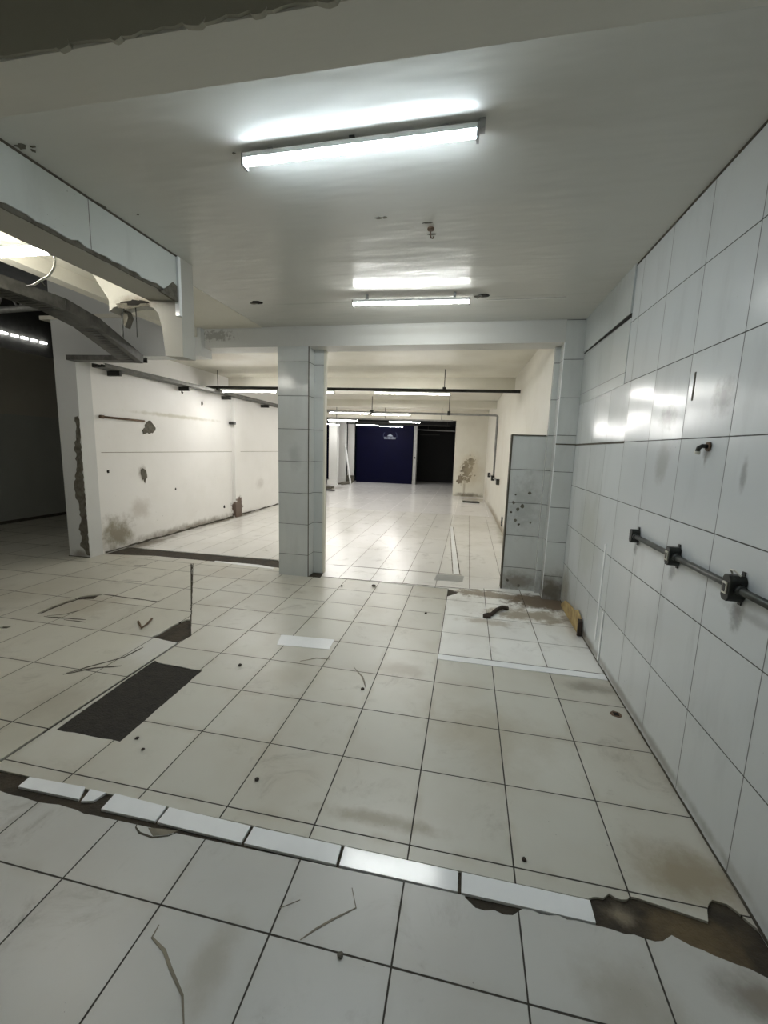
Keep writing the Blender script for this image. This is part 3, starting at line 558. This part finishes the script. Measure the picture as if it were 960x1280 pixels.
# second: conduit that turns down the right wall
R2 = thing('crossing_conduit', 'thin grey conduit crossing the back room and dropping down the right wall', 'conduit', (-1, 12.1, 2.7))
bm = BM(); tube(bm, [(-5.05, 12.12, 2.76), (.60, 12.12, 2.715), (.675, 12.1, 2.705), (.708, 12.1, 2.67), (.708, 12.1, 2.55), (.715, 12.1, 1.00)], .03, 8); obj('pipe', bm, M_gsteel, R2, smooth=True)
for x in (-2.81, -.61):
    bm = BM(); cyl(bm, (x, 12.1, 2.72), (x, 12.1, HC), .01, 6); obj('hanger_rod', bm, M_dark, R2)
    bm = BM(); box(bm, x - .04, 12.05, 2.69, x + .04, 12.15, 2.80); obj('clamp', bm, M_dark, R2)
bm = BM(); tube(bm, [(.69, 13.6, 1.0), (.715, 12.1, 1.0), (.77, 10.7, 1.0)], .028, 8); obj('branch_pipe', bm, M_gsteel, R2)
for x, y in ((.68, 13.6), (.71, 12.1), (.755, 10.65)):
    bm = BM(); box(bm, x - .06, y - .07, .93, x + .03, y + .07, 1.07); obj('junction_box', bm, M_dark, R2, bevel=.01)
pendant_lamp((-4.05, 12.03, 2.715), (-2.90, 12.03, 2.705), 'bright tube lamp on the crossing conduit, left one')
pendant_lamp((-2.78, 12.03, 2.690), (-1.70, 12.03, 2.683), 'tube lamp on the crossing conduit, right one')
R3 = thing('lighting_rail', 'thin rail with two tube lamps in front of the far lintel', 'rail', (-2.5, 15, 2.72))
bm = BM(); bar(bm, (-5.3, 15, 2.755), (-.6, 15, 2.73), .04, .05); obj('rail', bm, M_gsteel, R3)
for x in (-4.8, -3.0, -1.0): bm = BM(); cyl(bm, (x, 15, 2.72), (x, 15, HC), .01, 6); obj('hanger_rod', bm, M_dark, R3)
pendant_lamp((-5.1, 14.97, 2.685), (-4.0, 14.97, 2.677), 'thin tube lamp on the far rail, left one')
pendant_lamp((-2.83, 14.97, 2.668), (-1.75, 14.97, 2.66), 'thin tube lamp on the far rail, right one')
R4 = thing('lighting_rail', 'dark rail carrying two tube lamps in front of the blue shutter', 'rail', (-3.8, 19, 2.8))
bm = BM(); bar(bm, (-5.6, 19, 2.80), (-.9, 19, 2.77), .04, .05); obj('rail', bm, M_dark, R4)
for x in (-5.3, -3.0, -1.0): bm = BM(); cyl(bm, (x, 19, 2.78), (x, 19, 3.3), .012, 6); obj('hanger_rod', bm, M_dark, R4)
pendant_lamp((-5.11, 18.97, 2.745), (-4.10, 18.97, 2.735), 'tube lamp hung before the blue shutter, left one')
pendant_lamp((-4.02, 18.97, 2.70), (-2.99, 18.97, 2.71), 'tube lamp hung before the blue shutter, right one')
tube_lamp((-6.1, 16.8, 2.66), (-5.62, 17.9, 2.66), M_tube_far, hang=3.28, label='tube lamp hung at an angle beside the nearest white column')

# ================================================================== TRAYS AND PIPES
def tray(a_list, wdt, h, name, label, cat, rungs=.0, seed=0):
    T = thing(name, label, cat, a_list[0])
    bm = BM()
    for a, b in zip(a_list, a_list[1:]):
        a, b = Vector(a), Vector(b); d, s, t = frame(a, b); e = d * .01
        bar(bm, a - e, b + e, wdt, .006)
    obj('tray_bottom', bm, M_galv, T)
    for sg in (-1, 1):
        bm = BM()
        for a, b in zip(a_list, a_list[1:]):
            a, b = Vector(a), Vector(b); d, s, t = frame(a, b); e = d * .012
            bar(bm, a - e + s * sg * wdt / 2 + t * h / 2, b + e + s * sg * wdt / 2 + t * h / 2, .006, h)
            bar(bm, a - e + s * sg * (wdt / 2 - .012) + t * h, b + e + s * sg * (wdt / 2 - .012) + t * h, .03, .005)
        obj('tray_side', bm, M_galv, T)
    return T
path = [(-3.92, -1.0, 2.93), (-3.92, 3.50, 2.93), (-4.02, 3.95, 2.895), (-4.31, 4.87, 2.725)]
T1 = tray(path, .26, .10, 'cable_tray', 'large grey metal cable tray sloping down at the left edge', 'cable tray')
for i, dx in enumerate((-.09, -.05, -.01, .04, .08)):
    bm = BM(); tube(bm, [(p[0] + dx, p[1], p[2] + .035 + .02 * (i % 2)) for p in path], .014, 6); obj('cable', bm, M_dark, T1)
for i in range(30):
    y = 1.8 + i * .06; bm = BM(); box(bm, -3.99, y, 2.924, -3.85, y + .022, 2.9275); obj('slot', bm, M_black, T1)
for i in range(16):
    f = (i + .5) / 16; a = Vector(path[2]).lerp(Vector(path[3]), f); bm = BM(); bar(bm, a + Vector((-.07, 0, -.004)), a + Vector((.07, 0, -.004)), .022, .003); obj('slot', bm, M_black, T1)
T2 = tray([(-5.34, 4.985, 2.775), (-4.25, 4.975, 2.755)], .16, .06, 'cable_tray', 'short level cable tray crossing at the top of the left pier', 'cable tray')
T3 = tray([(-5.25, 5.32, 2.755), (-5.18, 8.8, 2.755), (-5.18, 9.4, 2.755), (-5.25, 12.9, 2.755)], .22, .05, 'cable_tray', 'long grey cable tray running along the white back left wall', 'cable tray')
for y in (5.6, 7.2, 8.6, 10.4): bm = BM(); box(bm, -5.398, y, 2.68, -5.18, y + .04, 2.75); obj('bracket', bm, M_dark, T3)
for i in range(2): bm = BM(); tube(bm, [(-5.29 + .08 * i, 5.32, 2.78), (-5.22 + .08 * i, 8.8, 2.78), (-5.22 + .08 * i, 9.4, 2.78), (-5.29 + .08 * i, 12.9, 2.78)], .018, 6); obj('cable', bm, M_dark, T3)
T = thing('wall_pipe', 'short rusty pipe stub fixed on the back left wall', 'pipe', (-5.37, 5.4, 2.07))
bm = BM(); cyl(bm, (-5.375, 5.42, 2.068), (-5.375, 6.27, 2.06), .017, 10); obj('pipe', bm, M_rust, T, smooth=True)
bm = BM(); cyl(bm, (-5.375, 5.40, 2.068), (-5.375, 5.46, 2.068), .026, 10); obj('coupling', bm, M_rust, T)
T = thing('wall_bracket', 'small dark bracket near the pilaster of the back left wall', 'bracket', (-5.30, 8.95, 2.19))
bm = BM(); box(bm, -5.395, 8.86, 2.16, -5.27, 8.965, 2.22); obj('bracket', bm, M_black, T, bevel=.008)
T = thing('roof_truss', 'grey welded steel truss under the dark shed roof', 'truss', (-6.2, 5.2, 3.5))
bm = BM(); tube(bm, [(-9.0, 5.15, 3.46), (-5.78, 5.15, 3.535)], .045, 10); obj('bottom_chord', bm, M_gsteel, T, smooth=True)
bm = BM(); tube(bm, [(-9.0, 5.15, 3.66), (-7.6, 5.15, 3.80), (-6.75, 5.15, 3.83), (-6.25, 5.15, 3.76), (-5.78, 5.15, 3.58)], .03, 8); obj('top_chord', bm, M_gsteel, T, smooth=True)
zz = [(-8.7, 3.47), (-8.45, 3.70), (-8.2, 3.48), (-7.95, 3.75), (-7.7, 3.49), (-7.45, 3.80), (-7.2, 3.50), (-6.95, 3.82), (-6.75, 3.51), (-6.55, 3.80), (-6.35, 3.52), (-6.2, 3.73), (-6.0, 3.53)]
for a, b in zip(zz, zz[1:]):
    bm = BM(); cyl(bm, (a[0], 5.15, a[1]), (b[0], 5.15, b[1]), .014, 8); obj('web_bar', bm, M_gsteel, T, smooth=True)
bm = BM(); box(bm, -5.80, 5.04, 3.48, -5.66, 5.068, 3.62); cyl(bm, (-5.70, 5.0, 3.56), (-5.70, 5.068, 3.56), .03, 8); obj('end_plate', bm, M_dark, T)
for i, y in enumerate((6.93, 7.10, 7.30, 7.50, 7.70, 7.90)):
    bm = BM(); box(bm, -9.19, y - .06, 3.74, -9.15, y + .06, 3.775)
    tag(obj('eave_opening', bm, M_slot), 'small bright slot in the row under the dark shed eave', 'opening', 'bright slots under the shed eave')

# right wall conduit with three boxes
Q = thing('electrical_conduit', 'dusty grey conduit with three boxes along the white tiled right wall', 'conduit', (WX - .03, 2.5, 1.2))
bm = BM(); cyl(bm, (WX - .028, 3.12, 1.20), (WX - .028, 1.2, 1.20), .0165, 14); obj('pipe', bm, M_condpipe, Q, smooth=True)
for i, (y, sc) in enumerate(((3.11, .95), (2.545, 1.08), (1.985, 1.18))):
    bm = BM(); hh = .048 * sc; yy = .025 * sc
    prof = [(y - yy, 1.2 - hh * .7), (y - yy * .6, 1.2 - hh), (y + yy * .6, 1.2 - hh), (y + yy, 1.2 - hh * .7), (y + yy, 1.2 + hh * .7), (y + yy * .6, 1.2 + hh), (y - yy * .6, 1.2 + hh), (y - yy, 1.2 + hh * .7)]
    prism(bm, prof, WX - .056 * sc, WX - .001, 'x'); jb = obj('junction_box', bm, M_box, Q, bevel=.004)
    for sg in (-1, 1):
        if i == 0 and sg == 1: continue
        bm = BM(); cyl(bm, (WX - .028, y + sg * yy * .9, 1.2), (WX - .028, y + sg * (yy + .025), 1.2), .022, 12); obj('hub', bm, M_box, jb, smooth=True)
    bm = BM(); box(bm, WX - .060 * sc, y - .015, 1.2 - .026, WX - .055 * sc, y + .015, 1.2 + .026); 
    if i: 
        obj('socket_insert', bm, M_sock, jb)
        bm = BM(); box(bm, WX - .062 * sc, y - .008, 1.2 - .017, WX - .057 * sc, y + .008, 1.2 + .017); obj('socket_slot', bm, M_black, jb)
    else:
        bm.free(); bm = BM(); cyl(bm, (WX - .04, y + yy, 1.2), (WX - .04, y + yy + .04, 1.203), .003, 6); obj('loose_wire', bm, M_gsteel, jb)
    for zq in (-1, 1):
        bm = BM(); box(bm, WX - .006, y - .010, 1.2 + zq * (hh + .006) - .010, WX - .001, y + .010, 1.2 + zq * (hh + .006) + .010); obj('shadow_tab', bm, M_box, jb)  # dark tabs standing in for the small shadows above and below the box
    if i == 2:
        bm = BM(); tube(bm, [(WX - .03, y + .03, 1.2 + hh), (WX - .045, y + .02, 1.2 + hh + .018), (WX - .045, y - .01, 1.2 + hh + .02), (WX - .03, y - .03, 1.2 + hh + .003)], .004, 6); obj('loose_wire', bm, M_wire, jb)
Q = thing('wall_hook', 'small broken pipe stub sticking out of the right tiled wall', 'pipe stub', (WX - .02, 2.41, 1.79))
bm = BM(); tube(bm, [(WX - .001, 2.40, 1.80), (WX - .03, 2.405, 1.802), (WX - .042, 2.41, 1.792), (WX - .044, 2.412, 1.775)], .011, 10); obj('pipe', bm, M_dark, Q, smooth=True)
bm = BM(); cyl(bm, (WX - .003, 2.40, 1.80), (WX - .009, 2.40, 1.80), .024, 14); obj('flange', bm, M_rust, Q)
bm = BM(); cyl(bm, (WX - .044, 2.412, 1.776), (WX - .045, 2.413, 1.760), .013, 10); obj('white_end', bm, M_wire, Q)

# ceiling fittings
Q = thing('ceiling_hook', 'small rusty hook hanging from the ceiling between the two front lamps', 'hook', (-.33, 3.07, HC))
bm = BM(); cyl(bm, (-.335, 3.02, HC), (-.335, 3.02, HC - .012), .022, 12); obj('plate', bm, M_rust, Q)
bm = BM(); tube(bm, [(-.335, 3.02, HC - .01), (-.335, 3.02, HC - .045), (-.330, 3.02, HC - .06), (-.318, 3.02, HC - .063), (-.312, 3.02, HC - .052)], .005, 8); obj('hook', bm, M_rust, Q)
for (x, y, lab) in ((-2.235, 4.26, 'black hole in the ceiling left of the second lamp'), (.045, 4.30, 'black cut hole in the ceiling right of the second lamp')):
    Q = thing('ceiling_outlet', lab, 'outlet', (x, y, HC))
    bm = BM(); prism(bm, blob(x, y, .055, .045, 14, .15, 5), HC - .004, HC); obj('opening', bm, M_void, Q)
    bm = BM(); prism(bm, blob(x - .05, y + .02, .04, .02, 10, .3, 6), HC - .006, HC - .001); obj('torn_edge', bm, M_conc, Q)
bm = BM(); tube(bm, [(-.01, 4.22, HC - .05), (.005, 4.26, HC - .01), (.03, 4.29, HC - .006)], .006, 6); obj('wire', bm, M_gsteel, l2)
bm = BM(); box(bm, .08, 4.42, HC - .004, .80, 4.45, HC); struct('painted_scar', bm, M_beam, CE)

# ================================================================== LOOSE TILES AND DEBRIS
strip_y = (1.469, 1.553)
pieces = [
 ([(-2.125, 1.492), (-1.765, 1.497), (-1.80, 1.566), (-2.13, 1.555)], 'loose white tile strip left of the tiny triangular offcut'),
 ([(-1.745, 1.49), (-1.69, 1.505), (-1.672, 1.56), (-1.765, 1.562)], 'tiny broken white tile offcut in the dark gap, lower left'),
 ([(-1.616, 1.474), (-1.322, 1.475), (-1.327, 1.557), (-1.625, 1.567)], 'short white strip tile just right of the dark gap'),
 ([(-1.310, 1.473), (-.883, 1.467), (-.883, 1.552), (-1.313, 1.557)], 'white strip tile above the curved brown stain, second of the unbroken run'),
 ([(-.868, 1.467), (-.445, 1.466), (-.448, 1.553), (-.868, 1.552)], 'white strip tile, middle of the unbroken run across the floor'),
 ([(-.432, 1.466), (.060, 1.468), (.062, 1.552), (-.434, 1.553)], 'shiny white strip tile reflecting the ceiling lamp'),
 ([(.075, 1.468), (.575, 1.47), (.575, 1.552), (.075, 1.553)], 'white strip tile at the right end beside the brown broken mortar')]
for pts, lab in pieces:
    bm = BM(); prism(bm, pts, ZB, .003); tag(obj('strip_tile', bm, M_strip, bevel=.0015), lab, 'tile', 'white tile strip across the floor')
bm = BM(); prism(bm, [(-1.604, 3.43), (-1.10, 3.46), (-1.085, 3.27), (-1.555, 3.235)], .0002, .003); tag(obj('replacement_tile', bm, M_strip, bevel=.001), 'small bright white tile piece set in the middle of the main floor', 'tile')
Q = thing('yellow_board', 'narrow yellowish wooden board leaning against the foot of the right wall', 'board', (1.15, 4.5, 0))
bm = BM()
pts = [(4.16, .004), (4.16, .17), (4.30, .21), (4.42, .16), (4.60, .15), (4.80, .12), (4.95, .03), (4.95, .004)]
prism(bm, pts, WX - .03, WX - .012, 'x'); obj('board', bm, M_wood, Q)
bm = BM(); prism(bm, [(4.16, .004), (4.16, .17), (4.13, .15), (4.13, .004)], WX - .045, WX - .008, 'x'); obj('dark_edge', bm, M_stick, Q)
Q = thing('floor_drain', 'small rusty square drain in the floor beside the right wall', 'drain', (1.088, 2.887, 0))
bm = BM(); prism(bm, blob(1.088, 2.887, .036, .036, 10, .1, 3), .0003, .003); obj('rim', bm, M_rust, Q)
bm = BM(); prism(bm, [(1.072, 2.868), (1.104, 2.868), (1.104, 2.904), (1.072, 2.904)], .003, .0045); obj('grate', bm, M_void, Q)
bm = BM(); tube(bm, [(.262, 4.37, .02), (.30, 4.40, .022), (.34, 4.43, .018), (.40, 4.55, .03), (.46, 4.63, .032), (.53, 4.655, .02)], .022, 7); cyl(bm, (.25, 4.36, .018), (.33, 4.36, .018), .018, 7)
tag(obj('broken_stick', bm, M_stick), 'crooked dark stick lying on the white tile patch', 'stick')
bm = BM(); tube(bm, [(-3.036, 3.324, .012), (-2.96, 3.26, .012), (-2.889, 3.196, .014), (-2.90, 3.28, .02), (-2.954, 3.406, .014)], .009, 6)
tag(obj('bent_wire', bm, M_rust), 'bent rusty wire lying on the left floor near the broken corner', 'wire')
deb = [(-.988, 1.808, .012, 'small dark pebble on the front floor between two joints'), (-.656, 2.75, .014, 'tiny dark chip on a tile left of centre floor'), (-.333, 1.163, .011, 'small grey pebble on the nearest lateral joint of the front floor'),
       (-1.679, 2.836, .014, 'dark crumb right of the dark rectangular pit'), (-1.084, 5.013, .025, 'dark crumb on the floor just right of the tiled pillar'), (-1.471, 4.898, .016, 'tiny crumb close to the tiled pillar base'),
       (.339, 1.668, .01, 'tiny dark crumb above the white strip tiles'), (-1.82, 1.93, .012, 'crumb at the lower right corner of the dark pit'), (-1.72, 1.86, .010, 'crumb on the lateral joint below the dark pit'), (-.35, 4.3, .014, 'small crumb left of the white tile patch')]
for i, (x, y, r, lab) in enumerate(deb):
    bm = BM(); bmesh.ops.create_icosphere(bm, subdivisions=2, radius=r)
    rnd = random.Random(i)
    for v in bm.verts: v.co *= rnd.uniform(.75, 1.2); v.co.z *= .6; v.co += Vector((x, y, r * .45))
    tag(obj('pebble', bm, M_stick if i != 2 else M_conc), lab, 'pebble')
# far debris
bm = BM(); prism(bm, [(-.10, 14.3), (.45, 14.3), (.42, 14.6), (-.12, 14.65)], .001, .03); tag(obj('floor_grate', bm, M_dark), 'dark rectangular grate on the floor before the mouldy back wall', 'grate')
bm = BM(); bar(bm, (-5.80, 19.55, .93 + .9), (-5.33, 18.9, .02), .07, .05); tag(obj('leaning_plank', bm, M_white), 'pale plank leaning against the middle white column', 'plank')
Q = thing('debris_mat', 'flat dark sheet on the floor by the nearest white column', 'sheet', (-5.9, 16.9, 0))
bm = BM(); prism(bm, blob(-6.0, 16.9, .55, .5, 14, .2, 4), .002, .05); obj('sheet', bm, M_conc, Q)
bm = BM(); bar(bm, (-5.9, 15.9, .03), (-5.1, 15.75, .03), .12, .05); tag(obj('dark_plank', bm, M_black), 'dark flat plank lying on the floor behind the tiled pillar', 'plank')
bm = BM(); prism(bm, blob(-5.65, 19.3, .3, .8, 14, .3, 8), .002, .06); tag(obj('rubble_pile', bm, M_conc), 'low grey rubble around the feet of the farther white columns', 'rubble')
Q = thing('wall_socket', 'small black socket low on the back right wall', 'socket', (.82, 9.4, .25))
bm = BM(); box(bm, .78, 9.3, .13, .83, 9.42, .33); obj('box', bm, M_black, Q, bevel=.005)
bm = BM(); box(bm, .775, 9.34, .2, .781, 9.38, .26); obj('insert', bm, M_dark, Q)
